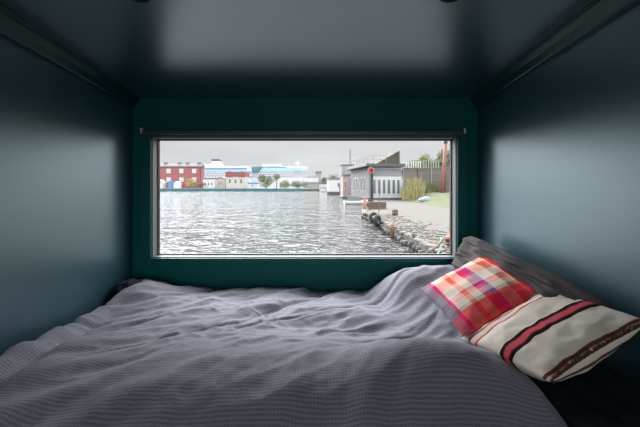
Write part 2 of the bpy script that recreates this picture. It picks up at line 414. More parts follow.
bm = bmesh.new(); uvl = bm.loops.layers.uv.new('UVMap')
grid = [[bm.verts.new(duvet_point(i / NS, TL * j / NT)) for i in range(NS + 1)] for j in range(NT + 1)]
uvs = {}
arc = [[0.] * (NS + 1) for _ in range(NT + 1)]
for j in range(NT + 1):
    for i in range(NS + 1):
        if j: arc[j][i] = arc[j - 1][i] + (grid[j][i].co - grid[j - 1][i].co).length
        uvs[grid[j][i]] = (grid[j][i].co.x, TL * j / NT)
for j in range(NT):
    for i in range(NS):
        f = bm.faces.new((grid[j][i], grid[j + 1][i], grid[j + 1][i + 1], grid[j][i + 1]))
        for l in f.loops: l[uvl].uv = uvs[l.vert]
o = obj('duvet', bm, 'duvet', None, True, recenter=True)
tag(o, 'rumpled grey-lavender waffle duvet spread over the whole bed', 'duvet')
sm = o.modifiers.new('thickness', 'SOLIDIFY'); sm.thickness = .028; sm.offset = -1

# dark cloth crumpled in the far corner
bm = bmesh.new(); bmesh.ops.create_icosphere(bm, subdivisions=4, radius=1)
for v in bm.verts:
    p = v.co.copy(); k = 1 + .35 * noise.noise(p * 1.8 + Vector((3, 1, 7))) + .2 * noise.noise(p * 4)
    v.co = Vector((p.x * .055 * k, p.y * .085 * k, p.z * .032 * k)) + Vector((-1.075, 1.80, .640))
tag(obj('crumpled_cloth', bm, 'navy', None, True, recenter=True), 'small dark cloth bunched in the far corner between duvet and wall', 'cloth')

def cushion(name, c, thick, mat, seed, wr=.006, pinch=.04, n=56, back=1., flat=.55, parent=None, freq=4., dirw=(1, 1), rc=.03):
    """c: four corners (u0v0, u1v0, u1v1, u0v1); puffed between its seams"""
    c = [Vector(p) for p in c]
    bm = bmesh.new(); uvl = bm.loops.layers.uv.new('UVMap')
    nrm = (c[1] - c[0]).cross(c[3] - c[0]).normalized()
    cen = sum(c, Vector()) / 4
    def P(u, v, s):
        a, b = 2 * u - 1, 2 * v - 1
        p = c[0] * (1 - u) * (1 - v) + c[1] * u * (1 - v) + c[2] * u * v + c[3] * (1 - u) * v
        pin = pinch * ((1 - a * a) * abs(b) ** 3 + (1 - b * b) * abs(a) ** 3)
        p = p + (cen - p) * (pin + rc * abs(a * b) ** 5)
        h = max(0, (1 - abs(a) ** 2.6) * (1 - abs(b) ** 2.6)) ** flat
        d = h * thick * (1 if s > 0 else back)
        edge = min(1, h * 2.0)
        d += edge * (wr * fb(u * freq * dirw[0], v * freq * dirw[1], 3, seed + s) + wr * .8 * (ridged(u * freq * .8 + v, v * freq * .8 - u, seed + 3 * s) - .55))
        return p + nrm * s * d
    g = {}
    for s in (1, -1):
        for j in range(n + 1):
            for i in range(n + 1):
                if s < 0 and (i in (0, n) or j in (0, n)): g[s, i, j] = g[1, i, j]
                else: g[s, i, j] = bm.verts.new(P(i / n, j / n, s))
    for s in (1, -1):
        for j in range(n):
            for i in range(n):
                q = [(i, j), (i + 1, j), (i + 1, j + 1), (i, j + 1)]
                if s < 0: q = q[::-1]
                f = bm.faces.new([g[s, a, b] for a, b in q])
                for l, (a, b) in zip(f.loops, q): l[uvl].uv = (a / n, b / n)
    return obj(name, bm, mat, parent, True, recenter=(parent is None)), P
# long pillow against the wall
o, _ = cushion('pillow', [(.735, 1.86, .655), (.79, .97, .65), (.905, .95, .845), (.862, 1.86, .930)], .085, 'pillow', 2.0, .020, .03, 80, .5, .5, None, 5., (.9, 2.4), .10)
tag(o, 'long wrinkled charcoal pillow propped along the wall behind both cushions', 'pillow')
# plaid cushion
o, _ = cushion('plaid_cushion', [(.462, 1.50, .718), (.815, 1.57, .872), (.845, 1.17, .815), (.50, 1.12, .668)], .080, 'plaid', 5.0, .005, .07, 60, .5, .62)
tag(o, 'red, purple and cream plaid wool cushion leaning on the charcoal pillow', 'cushion')
o, _ = cushion('pillow', [(.665, 1.12, .555), (.665, .60, .53), (.93, .60, .575), (.935, 1.12, .62)], .055, 'sheet', 21.0, .010, .03, 50, .6, .5, None, 4., (1, 2), .06)  # added to fill the shaded gap with black and prop the striped cushion
tag(o, 'added black pillow standing in for deep shade under the striped cushion', 'pillow')
# striped cushion with its fringe
t = thing('striped_cushion', 'cream wool cushion with pink and black stripes and brown fringe', 'cushion', (.72, 1.0, .60))
loc = Vector((.72, 1.0, .60))
cc = [Vector(p) - loc for p in ((.50, 1.15, .652), (.865, 1.19, .825), (.90, .865, .835), (.612, .855, .672))]
_, P = cushion('cover', cc, .105, 'stripe', 11.0, .007, .07, 60, .35, .62, t)
bm = bmesh.new()
for k in range(90):
    u = .02 + .96 * k / 89; p = P(u, 1.0, 1); q = P(u, .97, 1)
    d = (p - q).normalized()
    for r in range(2):
        e = p + d * R.uniform(.012, .024) + Vector((R.uniform(-.006, .006), 0, R.uniform(-.012, .004)))
        tube(bm, [p, (p + e) / 2 + Vector((0, 0, R.uniform(-.002, .003))), e], [.0018, .0016, .001], 5)
obj('fringe', bm, 'fringe', t)['label'] = 'short brown yarn fringe'

# ------------------------------------------------------------------ outside: water and far shore
struct('water', B(-700, 700, 2.3, 900, WATER - .5, WATER), 'water')
bm = bmesh.new(); prism(bm, [(-260, 131), (14, 131), (22, 150), (40, 300), (-260, 300)], WATER - .3, .2, 'z')
struct('far_shore', bm, 'far_land')
bm = bmesh.new(); box(bm, -250, gx(303, 130), 129.5, 131, WATER - .2, .15)
struct('far_quay', bm, 'teal_quay')

def tree(name, label, px, Y, ybase, ytop, wpx, leafmat, trunk=True, group=None, n=900, zb=None, lean=0, cat='tree'):
    zb = gz(ybase, Y) if zb is None else zb
    h = gz(ytop, Y) - zb; wd = wpx * Y / F
    t = thing(name, label, cat, (gx(px, Y), Y, zb), 0, group)
    rr = random.Random(hash((px, Y)) % 9999)
    c0 = .28 if trunk else .02
    blobs = [(Vector((rr.uniform(-.32, .32) * wd, rr.uniform(-.3, .3) * wd, h * rr.uniform(c0 + .2, .78))), rr.uniform(.20, .34) * wd) for _ in range(9)]
    bm = bmesh.new(); ls = max(.03 * wd, .35 * Y / F)
    for _ in range(int(n * 1.9)):
        c, r = rr.choice(blobs); d = Vector((rr.gauss(0, 1), rr.gauss(0, 1), rr.gauss(0, 1))).normalized()
        p = c + Vector((d.x * r, d.y * r, d.z * min(r, h * .26))) * rr.uniform(.6, 1.05)
        p.z = max(ls, min(h, p.z))
        a = Vector((rr.gauss(0, 1), rr.gauss(0, 1), rr.gauss(0, 1))).normalized(); b = a.orthogonal().normalized(); k = ls * rr.uniform(.6, 1.3)
        bm.faces.new([bm.verts.new(p + a * k), bm.verts.new(p + b * k * .6), bm.verts.new(p - a * k), bm.verts.new(p - b * k * .6)])
    obj('crown' if trunk else 'foliage', bm, leafmat, t)
    bm = bmesh.new(); tr = max(.02 * h, .03)
    tube(bm, [(0, 0, -.1), (.02 * h, 0, h * .35), (-.01 * h, .01 * h, h * .6)], [tr * 1.4, tr, tr * .5], 7)
    for k in range(5):
        d = rr.uniform(0, 6.28); tube(bm, [(.01 * h, 0, h * .3), (.25 * wd * math.cos(d), .25 * wd * math.sin(d), h * rr.uniform(.5, .7))], [tr * .6, tr * .25], 5)
    obj('trunk' if trunk else 'stem', bm, 'bark', t)
    return t
# cruise ships
def ship(label, x0, x1, Y, top, bow_right, stripe, funnel, mast, vpanel, decks):
    L = x1 - x0; t = thing('cruise_ship', label, 'ship', (x0, Y, WATER), 0, None)
    bw = 30.
    def plan(k0, k1, rake):
        if bow_right: return [(k0, 0), (L - rake, 0), (L - rake * .3, bw * .3), (L - rake * .1, bw * .5), (L - rake * .3, bw * .7), (L - rake, bw), (k0, bw)]
        return [(k0, 0), (L - k1, 0), (L - k1, bw), (k0, bw)]
    H = top - WATER
    bm = bmesh.new(); prism(bm, plan(0, 0, 16), -1, H * .40, 'z'); obj('hull', bm, 'shipwhite', t)
    bm = bmesh.new(); prism(bm, plan(4, 2, 22), H * .40, H * .74, 'z'); obj('cabin_decks', bm, 'deckrows', t)
    bm = bmesh.new(); prism(bm, plan(5, 3, 22), H * .74, H * .92, 'z'); obj('upper_deck', bm, 'shipwhite', t)
    bm = bmesh.new(); box(bm, L * .25, L - 40, 4, bw - 4, H * .92, H); obj('sun_deck', bm, 'shipwhite', t)
    xs0, xs1 = stripe
    bm = bmesh.new(); box(bm, xs0, xs1, -.35, 0.2, H * .765, H * .83); obj('stripe', bm, 'shipblue' if not bow_right else 'shippale', t)
    bm = bmesh.new(); box(bm, xs0, xs1, -.35, 0.2, H * .70, H * .735); obj('stripe', bm, 'shippale', t)
    bm = bmesh.new(); box(bm, xs0, xs0 + (xs1 - xs0) * .62, -.45, .2, H * .85, H * .885); obj('window_row', bm, 'shipdark', t)
    if funnel is not None:
        bm = bmesh.new(); prism(bm, [(funnel - 7, H * .92), (funnel + 8, H * .92), (funnel + 5, H * 1.16), (funnel - 4, H * 1.16)], 9, 20); f = obj('funnel', bm, 'shipwhite', t, bevel=.8)
        bm = bmesh.new(); prism(bm, [(funnel - 5, H * 1.16), (funnel + 6, H * 1.16), (funnel + 5, H * 1.23), (funnel - 5, H * 1.23)], 8.6, 20.4); obj('funnel_cap', bm, 'darkgrey', f)
    if mast is not None:
        bm = bmesh.new(); tube(bm, [(mast, 12, H * .9), (mast, 12, H * 1.20)], [.6, .35], 6); tube(bm, [(mast - 4, 12, H * 1.07), (mast + 4, 12, H * 1.07)], .35, 6); obj('mast', bm, 'shipwhite', t)
    if vpanel:
        a, b = vpanel
        bm = bmesh.new(); prism(bm, [(a, H * .90), (b, H * .90), (b - 6, H * .62), (a + 7, H * .62)], -1.0, .3); obj('glazed_panel', bm, 'shipdark', t)
    for k in range(decks):
        bm = bmesh.new(); xx = L * .3 + (L * .55) * k / max(1, decks - 1); box(bm, xx, xx + 7, -1.2, 0, H * .40, H * .46); obj('lifeboat', bm, 'redpaint', t, bevel=.8)
YA, YS = 400., 440.
ship('white cruise ship with a funnel, half behind the red brick warehouse', gx(110, YA), gx(249, YA), YA, gz(164, YA), False, (30, gx(247, YA) - gx(110, YA)), gx(213, YA) - gx(110, YA), None, None, 0)
ship('white cruise ship with dark glazed panel behind the round green bush', gx(246, YS), gx(309, YS), YS, gz(164, YS), True, (20, gx(302, YS) - gx(246, YS)), None, gx(297, YS) - gx(246, YS), (gx(247, YS) - gx(246, YS), gx(263, YS) - gx(246, YS)), 0)

# red brick warehouse
Y = 150.; z0 = .2
t = thing('brick_warehouse', 'red brick warehouse with white windows and grey roof across the water', 'building', (gx(176, Y), Y, z0))
k = Y / F
obj('wall', B(-48 * k, 25 * k, 0, 4, 0, gz(167, Y) - z0), 'brick', t)
bm = bmesh.new(); h0 = gz(167, Y) - z0; h1 = gz(163.6, Y) - z0
prism(bm, [(-.6, h0), (4.6, h0), (4.3, h0 + .6), (2.5, h1), (1.5, h1), (-.3, h0 + .6)], -49 * k, 25.6 * k, 'x'); obj('roof', bm, 'roofgrey', t)
for px in (141, 155, 168.7, 181.5, 194.2):
    for y0, y1 in ((168.8, 173.2), (177.5, 182.)):
        x = (px - 176) * k
        f = obj('window', B(x - 2.1 * k, x + 2.1 * k, -.15, .1, gz(y1, Y) - z0, gz(y0, Y) - z0), 'white', t)
        for sx in (-1, 1): obj('pane', B(x + sx * 1.0 * k - .75 * k, x + sx * 1.0 * k + .75 * k, -.2, -.1, gz(y1 - .7, Y) - z0, gz(y0 + .7, Y) - z0), 'palewin', f)
for px in (164, 178, 186, 198): obj('roof_vent', B((px - 176) * k - .7, (px - 176) * k + .7, 1.2, 2.8, h1 - .4, h1 + .7), 'roofgrey', t)
obj('downpipe', T([(24.6 * k, -.15, 0), (24.6 * k, -.15, h0)], .14, 6), 'darkgrey', t)

def house(name, label, cat, pxa, pxb, Y, ytop, zb, mat, roofmat, depth, roofpx=2., wins=(), gable=False, rz=0., winmat='winglass', grp=None):
    xa, xb = gx(pxa, Y), gx(pxb, Y); h = gz(ytop, Y) - zb; rh = roofpx * Y / F
    t = thing(name, label, cat, ((xa + xb) / 2, Y, zb), rz, grp); hw = (xb - xa) / 2
    obj('wall', B(-hw, hw, 0, depth, 0, h - rh), mat, t)
    bm = bmesh.new()
    if gable: prism(bm, [(-hw * 1.06, h - rh), (hw * 1.06, h - rh), (0, h)], -.3, depth + .3)
    else: box(bm, -hw * 1.05, hw * 1.05, -.3, depth + .3, h - rh, h)
    obj('roof', bm, roofmat, t)
    for (fx, z_0, fw, z_1) in wins:
        f = obj('window', B(hw * fx - hw * fw, hw * fx + hw * fw, -.10, .05, h * z_0, h * z_1), 'white', t)
        obj('pane', B(hw * fx - hw * fw * .8, hw * fx + hw * fw * .8, -.13, -.08, h * z_0 + .12 * h * (z_1 - z_0), h * z_1 - .12 * h * (z_1 - z_0)), winmat, f)
    return t
W3 = [(-.6, .25, .14, .6), (0, .25, .14, .6), (.6, .25, .14, .6)]
house('shed', 'maroon boathouse with pale lower wall between the ships and the shore', 'building', 226, 245, 146, 172, .2, 'cream', 'maroon', 8, 4.5, W3, False)
for px in (229.5, 241.5):
    tt = [o for o in COL.objects if o.name.startswith('shed')][0]
    x = gx(px, 146) - tt.location.x; bm = bmesh.new(); hh_ = gz(172, 146) - .2
    prism(bm, [(x - 1.5, hh_ - 2.2), (x + 1.5, hh_ - 2.2), (x, hh_ + .6)], -.6, 5); obj('gable', bm, 'maroon', tt)
house('pavilion', 'low white quayside building beside the red brick warehouse', 'building', 203, 214, 142, 178, .2, 'white', 'roofgrey', 6, 1.2, W3, False)
house('pavilion', 'small pale hut with dark windows next to the maroon boathouse', 'building', 216.5, 225, 150, 177, .2, 'cream', 'roofgrey', 6, 1.6, W3[:2], True)
house('container', 'blue and white harbour cabin left of the round green bush', 'cabin', 248, 257, 144, 182.5, .2, 'white', 'shipblue', 4, 1.4, W3[1:2], False)
house('container', 'small blue cabin on the shore before the red brick warehouse', 'cabin', 168.5, 172, 141, 181, .2, 'shipblue', 'midgrey', 3, .8, (), False)
house('tent', 'small white pointed tent on the shore before the red brick warehouse', 'tent', 173.5, 178.5, 139, 181.5, .2, 'white', 'white', 3, 2.4, (), True)
house('tent', 'white tent at the edge of the window before the red brick warehouse', 'tent', 158, 162.5, 139, 179.5, .2, 'white', 'cream', 3, 3.4, (), True)
tree('shrub', 'yellowing shrub in front of the red brick warehouse', 190.5, 140, 188, 175, 11, 'leafyellow', False, n=500, zb=.2, cat='shrub')
tree('shrub', 'low olive shrub at the right end of the red brick warehouse', 199, 139, 188, 182, 9, 'leafolive', False, n=400, zb=.2, cat='shrub')
tree('bush', 'round green bush below the second cruise ship', 266, 138, 188, 174.5, 14, 'leaf', False, n=1100, zb=.2, cat='bush')
tree('tree', 'thin upright tree growing beside the round green bush', 276.5, 141, 188, 171.5, 7, 'leafolive', True, n=500, zb=.2)
tree('bush', 'low spreading olive bush beyond the thin upright tree', 285.5, 137, 188, 179.5, 14, 'leafolive', False, n=700, zb=.2, cat='bush')
tree('bush', 'grey-green bush at the bow of the second cruise ship', 299, 142, 188, 179.5, 15, 'leafdark', False, n=700, zb=.2, cat='bush')
house('harbour_house', 'pale blue-grey harbour block under a dark tower beyond the ships', 'building', 307, 318, 190, 176.5, .2, 'palewin', 'midgrey', 10, 1.2, W3)
house('harbour_house', 'dark grey tower block far across the harbour', 'building', 315.5, 321.5, 230, 171.5, .2, 'midgrey', 'darkgrey', 10, 1.5, W3)
house('harbour_house', 'low white house on the far shore beneath dark trees', 'building', 319.5, 326.5, 118, 182.5, -.9, 'white', 'darkgrey', 6, 1.5, W3)
house('harbour_house', 'wide low grey hall on the far shore under the tower', 'building', 303, 320, 160, 182.5, .2, 'midgrey', 'roofgrey', 8, 1.2, W3)
tree('tree', 'dark tree behind the low white house on the far shore', 325, 135, 188, 174.5, 9, 'leafdark', True, n=600, zb=.0)
tree('tree', 'broad dark tree behind the white houseboat', 333.5, 128, 188, 172.5, 10, 'leafdark', True, n=600, zb=.0)

# ------------------------------------------------------------------ outside: quay on the right
land = [(3.32, 6.0), (3.34, 9.6), (3.3, 13.2), (3.25, 17), (3.12, 22.4), (3.9, 24.5), (5.4, 33), (7.2, 43), (9, 62), (60, 62), (60, 6.0)]
bm = bmesh.new(); prism(bm, land, WATER - .4, -.68, 'z'); struct('quay_ground', bm, 'quay')
# sloping lawn behind the paving
def lawn_z(x, y): return -.66 + 1.0 * sstep(-.3, 4, x - 10.8) * (.35 + .65 * sstep(20, 44, y))
bm = bmesh.new(); nx, ny = 40, 30; g = []
for j in range(ny + 1):
    row = []
    for i in range(nx + 1):
        y = 14 + 35 * j / ny; x = 10.8 + .25 * fb(y * .5, 3, 2, 5) + 34 * (i / nx) ** 1.7
        z = lawn_z(x, y) + .05 * fb(x * .9, y * .9, 3, 2) * min(1, i / 4)
        row.append(bm.verts.new((x, y, z if i else -.70)))
    g.append(row)
for j in range(ny):
    for i in range(nx): bm.faces.new((g[j][i], g[j][i + 1], g[j + 1][i + 1], g[j + 1][i]))
o = struct('lawn', bm, 'lawn', True)
# stones along the water's edge: every stone its own thing
def rock_mesh(name, sx, sy, sz, seed, mat):
    bm = bmesh.new(); bmesh.ops.create_icosphere(bm, subdivisions=3, radius=1)
    for v in bm.verts:
        p = v.co.copy(); q = Vector([math.copysign(abs(c) ** .6, c) for c in p]) * .8
        k = 1 + .22 * noise.noise(p * 1.3 + Vector((seed, 0, 0))) + .08 * noise.noise(p * 3.5 + Vector((0, seed, 0)))
        v.co = Vector((q.x * sx * k, q.y * sy * k, q.z * sz * k))
    bm.normal_update(); me = bpy.data.meshes.new(name); bm.to_mesh(me); bm.free(); me.materials.append(M[mat])
    return me
rocks = [rock_mesh('edge_stone', .17, .34, .07, s, 'stone') for s in (1, 4, 9)] + [rock_mesh('edge_stone', .13, .17, .11, s, 'rock_dark') for s in (2, 6, 12)]
def edge_x(y):
    for (xa, ya), (xb, yb) in zip(land, land[1:]):
        if ya <= y <= yb: return xa + (xb - xa) * (y - ya) / (yb - ya)
    return 3.3
def rock(me, x, y, z, label, group):
    o = bpy.data.objects.new('edge_stone', me); o.location = (x, y, z); o.rotation_euler = (R.uniform(-.12, .12), R.uniform(-.12, .12), R.uniform(-.35, .35))
    s = R.uniform(.75, 1.15); o.scale = (s, s, s); link(o); tag(o, label, 'stone', group)
y = 8.6
while y < 22.2:
    rock(rocks[R.randrange(3)], edge_x(y) + R.uniform(.02, .14), y, -.66, 'pale flat stone set along the top edge of the quay', 'pale stones on the quay edge'); y += R.uniform(.52, .70)
y = 8.4
while y < 22.4:
    rock(rocks[3 + R.randrange(3)], edge_x(y) - R.uniform(.02, .16), y, -.92 + R.uniform(-.03, .08), 'dark wet stone at the waterline of the quay', 'dark stones at the waterline'); y += R.uniform(.33, .44)
# loose pale rubble strewn along the quay (uncountable)
bm = bmesh.new()
for _ in range(620):
    y = 8.4 + 13 * R.random() ** 1.2; x = edge_x(y) + .3 + abs(R.gauss(0, .75)); k = R.uniform(.03, .10)
    q = bmesh.ops.create_icosphere(bm, subdivisions=1, radius=1)['verts']; m4 = Matrix.Translation((x, y, -.68 + k * .2)) @ Matrix.Rotation(R.uniform(0, 6), 4, 'Z') @ Matrix.Diagonal((k * 1.5, k, k * .5, 1))
    for v in q: v.co = m4 @ (v.co + Vector((R.uniform(-.2, .2), R.uniform(-.2, .2), R.uniform(-.1, .1))))
tag(obj('rubble', bm, 'rubble', None, recenter=True), 'loose stony rubble strewn behind the quay edge', 'rubble', None, 'stuff')
# things on the quay
ZQ = -.68
def onq(px, Y): return Vector((gx(px, Y), Y, ZQ))
p = onq(364.3, 21.6)
t = thing('mooring_post', 'rust-orange mooring post at the far tip of the quay', 'post', p)
obj('post', T([(0, 0, -.3), (.02, 0, .55), (.03, 0, 1.10)], [.12, .115, .10], 10), 'rust', t, True)
bm = bmesh.new(); lathe(bm, [(.001, 1.16), (.09, 1.14), (.12, 1.08), (.105, 1.05)], 16); obj('cap', bm, 'rust', t, True)
bm = bmesh.new(); lathe(bm, [(.13, .05), (.135, .12), (.135, .26), (.13, .3)], 16); obj('band', bm, 'white', t, True)['label'] = 'pale painted band'
def tyre(label, px, Y, z, rx, rz):
    mt = Matrix.Rotation(rz, 4, 'Z') @ Matrix.Rotation(rx, 4, 'X')
    t = thing('tyre', label, 'tyre', (gx(px, Y), Y, z), 0, 'old tyres on the quay edge')
    bm = bmesh.new(); torus(bm, .23, .10, 30, 12, mt); obj('tread', bm, 'rubber', t, True)
    bm = bmesh.new(); torus(bm, .155, .035, 24, 8, mt); obj('rim', bm, 'darkgrey', t, True)
tyre('upright black tyre nearer the viewer of two on the quay edge', 377.5, 16.8, -.62, PI / 2 - .2, .9)
tyre('black tyre leaning behind another on the quay edge', 374.0, 18.0, -.58, PI / 2 - .3, .5)
p = onq(395, 20.2)
t = thing('barrel', 'small dark barrel standing alone on the quay paving', 'barrel', p)
bm = bmesh.new(); lathe(bm, [(.001, 0), (.15, 0), (.19, .14), (.19, .28), (.15, .42), (.001, .42)], 18); obj('body', bm, 'wood', t, True)
for z in (.1, .32):
    bm = bmesh.new(); lathe(bm, [(.178, z - .02), (.196, z - .02), (.196, z + .02), (.178, z + .02)], 18); obj('hoop', bm, 'rubber', t, True)
t = thing('timber_stack', 'low stack of grey-brown timber beams behind the mooring post', 'timber', (gx(377.5, 26), 26, ZQ), .12)
for r in range(3):
    for c in range(3): obj('beam', B(-.72 + R.uniform(-.06, .06), .72 + R.uniform(-.06, .06), c * .24, c * .24 + .22, r * .2, r * .2 + .185), 'planks', t, bevel=.01)
t = thing('stake', 'thin dark stake standing by the tyres on the quay', 'stake', onq(378.7, 18.3))
obj('pole', T([(0, 0, -.1), (.03, 0, 1.4), (.01, 0, 2.1)], [.022, .02, .012], 6), 'wood', t)
obj('tip', T([(.01, 0, 2.1), (.01, 0, 2.16)], [.012, .003], 6), 'wood', t)
t = thing('wooden_stump', 'short brown timber stump at the waterline halfway along the quay', 'stump', (gx(392.5, 13.6) - .02, 13.6, -.95))
obj('stump', T([(0, 0, -.2), (.02, 0, .3), (.0, 0, .52)], [.09, .085, .07], 9), 'wood', t, True)
obj('crosspiece', T([(-.16, -.02, .34), (.2, .03, .40)], .04, 8), 'wood', t, True)
tree('grass_tuft', 'little green tuft among the pale quay stones', 414.3, 11.4, 240, 233, 5.5, 'leafolive', False, n=220, zb=ZQ, cat='plant')
# turquoise rope, bollard and board in the near corner
t = thing('mooring_bollard', 'brown mooring bollard with dark rope coil at the near corner of the quay', 'bollard', (gx(449.5, 9.6), 9.6, ZQ))
obj('post', T([(0, 0, 0), (0, 0, .28)], [.08, .075], 12), 'rust', t, True)
bm = bmesh.new(); lathe(bm, [(.075, .27), (.11, .30), (.11, .36), (.07, .39), (.001, .39)], 16); obj('head', bm, 'rust', t, True)
bm = bmesh.new()
for q in range(3): torus(bm, .115 - .004 * q, .022, 24, 8, Matrix.Translation((0, 0, .05 + q * .045)))
obj('rope_coil', bm, 'rubber', t, True)
bm = T([(gx(441.5, 9.6), 9.6, ZQ + .33), (gx(441, 9.5), 9.5, ZQ + .2), (gx(440, 9.2), 9.2, ZQ + .06), (gx(438.5, 8.9), 8.9, ZQ + .04), (gx(436.5, 8.55), 8.55, ZQ - .03), (gx(436, 8.5), 8.5, ZQ - .22)], .022, 8)
tag(obj('rope', bm, 'turq', None, True, recenter=True), 'turquoise rope hanging over the near end of the quay edge', 'rope')
bm = bmesh.new(); tube(bm, [(gx(429, 9.0), 9.0, ZQ + .02), (gx(437, 9.3), 9.3, ZQ + .12), (gx(443, 9.55), 9.55, ZQ + .30)], .035, 8)
tag(obj('driftwood', bm, 'wood', None, True, recenter=True), 'weathered branch slanting beside the turquoise rope', 'branch')

# rowing boat
t = thing('rowing_boat', 'small white rowing boat moored beside the grey houseboat', 'boat', (gx(356, 38.5), 38.5, WATER), .12)
bm = bmesh.new(); L = 2.9; ns = 16; secs = []
for i in range(ns + 1):
    f = i / ns; x = -L / 2 + L * f; wdt = .62 * math.sin(PI * min(1, .12 + .88 * (1 - f) * 1.0 + .0)) ** .5 if f > .45 else .62 * (.72 + .28 * math.sin(PI * f / .9))
    if f > .45: wdt = .62 * math.cos((f - .45) / .55 * PI / 2) ** .7
    sh = .34 + .10 * (2 * f - 1) ** 2 + .10 * f ** 3
    secs.append([bm.verts.new((x + .25 * (1 - abs(a)) * 0, wdt * math.sin(a * PI / 2), -.08 + (sh + .08) * abs(a) ** 1.6)) for a in [-1 + 2 * q / 10 for q in range(11)]])
for a, b in zip(secs, secs[1:]):
    for q in range(10): bm.faces.new((a[q], b[q], b[q + 1], a[q + 1]))
bmesh.ops.remove_doubles(bm, verts=bm.verts[:], dist=.0005)
h = obj('hull', bm, 'white', t, True); sm = h.modifiers.new('planking', 'SOLIDIFY'); sm.thickness = .05
for x in (-.8, .2): obj('thwart', B(x - .12, x + .12, -.5, .5, .22, .26), 'wood', t)
# grey houseboat: slatted side, roof terrace, sloping roof piece
hb = thing('houseboat', 'grey slatted houseboat with roof terrace and pointed roof wing', 'houseboat', (gx(369, 44), 44, -.45), .15)
obj('pontoon', B(-.5, 5.0, -.6, 11, -.8, 0), 'darkgrey', hb)
HT = gz(166.8, 44) + .45
bm = B(0, .25, 0, 10, .0, HT); box(bm, .25, 5.0, 2.2, 10, 0, HT); obj('side_wall', bm, 'cladding', hb)
for yy, z_0, z_1 in ((1.6, .9, 2.9), (3.2, .9, 2.9), (5.6, .9, 2.9), (7.2, .9, 2.9)):
    f = obj('window', B(-.06, .05, yy, yy + .7, z_0, z_1), 'white', hb); obj('pane', B(-.09, -.03, yy + .1, yy + .6, z_0 + .12, z_1 - .12), 'winglass', f)
obj('roof_slab', B(-.6, 4.9, -.75, 10.4, HT, HT + .42), 'darkgrey', hb, bevel=.03)
obj('roof_edge', B(-.68, -.6, -.9, 10.4, HT + .1, HT + .48), 'midgrey', hb)
obj('corner_post', B(.05, .35, -.75, -.45, 0, HT), 'black', hb)
# white front under the roof
obj('front_wall', B(.45, 4.9, .5, 2.2, 0, HT - .05), 'white', hb)
for i in range(6):
    x = .62 + i * .70
    f = obj('front_window', B(x, x + .58, .42, .52, .35 if i not in (2,) else .05, 2.75), 'palewin', hb); obj('pane', B(x + .14, x + .46, .38, .44, .6, 2.5), 'winglass', f)
obj('front_panel', B(.45, 4.9, .42, .52, 3.0, HT - .25), 'midgrey', hb)
bm = bmesh.new(); z = HT + .42
zr = gz(152.2, 45) + .45
prism(bm, [(.9, z), (4.15, z), (4.15, zr), (3.95, zr)], -.5, 6.5); obj('roof_wing', bm, 'olive', hb)
obj('wing_edge', B(4.0, 4.2, -.62, -.48, z - .1, zr + .06), 'darkgrey', hb)
rail = []
bm = bmesh.new()
for q in range(7): tube(bm, [(-.5, -.7 + q * 1.75, z), (-.5, -.7 + q * 1.75, z + 1.05)], .035, 6)
for q in range(1, 4): tube(bm, [(-.5 + q * .9, -.75, z), (-.5 + q * .9, -.75, z + 1.05)], .035, 6)
for hz in (.55, 1.05): tube(bm, [(-.5, 9.8, z + hz), (-.5, -.75, z + hz), (2.2, -.75, z + hz)], .03, 6)
obj('railing', bm, 'midgrey', hb)
t = thing('lifebuoy', 'red lifebuoy hung at the corner of the grey houseboat', 'lifebuoy', at(371, 170.5, 43.0))
bm = bmesh.new(); torus(bm, .30, .11, 30, 10, Matrix.Rotation(PI / 2, 4, 'X')); obj('ring', bm, 'buoyred', t, True)
bm = bmesh.new(); torus(bm, .43, .015, 30, 6, Matrix.Rotation(PI / 2, 4, 'X')); obj('grab_line', bm, 'white', t, True)
# neighbours behind
h = house('houseboat', 'narrow pink-brown houseboat squeezed behind the grey slatted one', 'houseboat', 343, 350.5, 58, 174.5, -.75, 'pinkbrown', 'darkgrey', 8, 1.2, [(-.4, .35, .22, .75)])
obj('pontoon', B(-.9, .9, -.4, 8.3, -.55, 0), 'darkgrey', h)
h = house('houseboat', 'white houseboat with dark hull beyond the pink-brown one', 'houseboat', 328, 343.5, 80, 178, -.2, 'white', 'roofgrey', 9, 1.3, [(.35, .3, .12, .7), (.72, .05, .16, .75)])
obj('hull', B(-2.1, 2.1, -.5, 9.4, -1.1, 0), 'darkgrey', h)
obj('door', B(.9, 1.5, -.14, 0, 0, 2.0), 'darkgrey', h)
h = house('harbour_building', 'dark grey block with a thin mast above the moored houseboats', 'building', 341.5, 353.5, 92, 164.5, -.9, 'midgrey', 'darkgrey', 8, .8, W3)
obj('mast', T([(.9, 2, 6), (.9, 2, gz(149, 92) + .9)], [.40, .26], 6), 'midgrey', h)
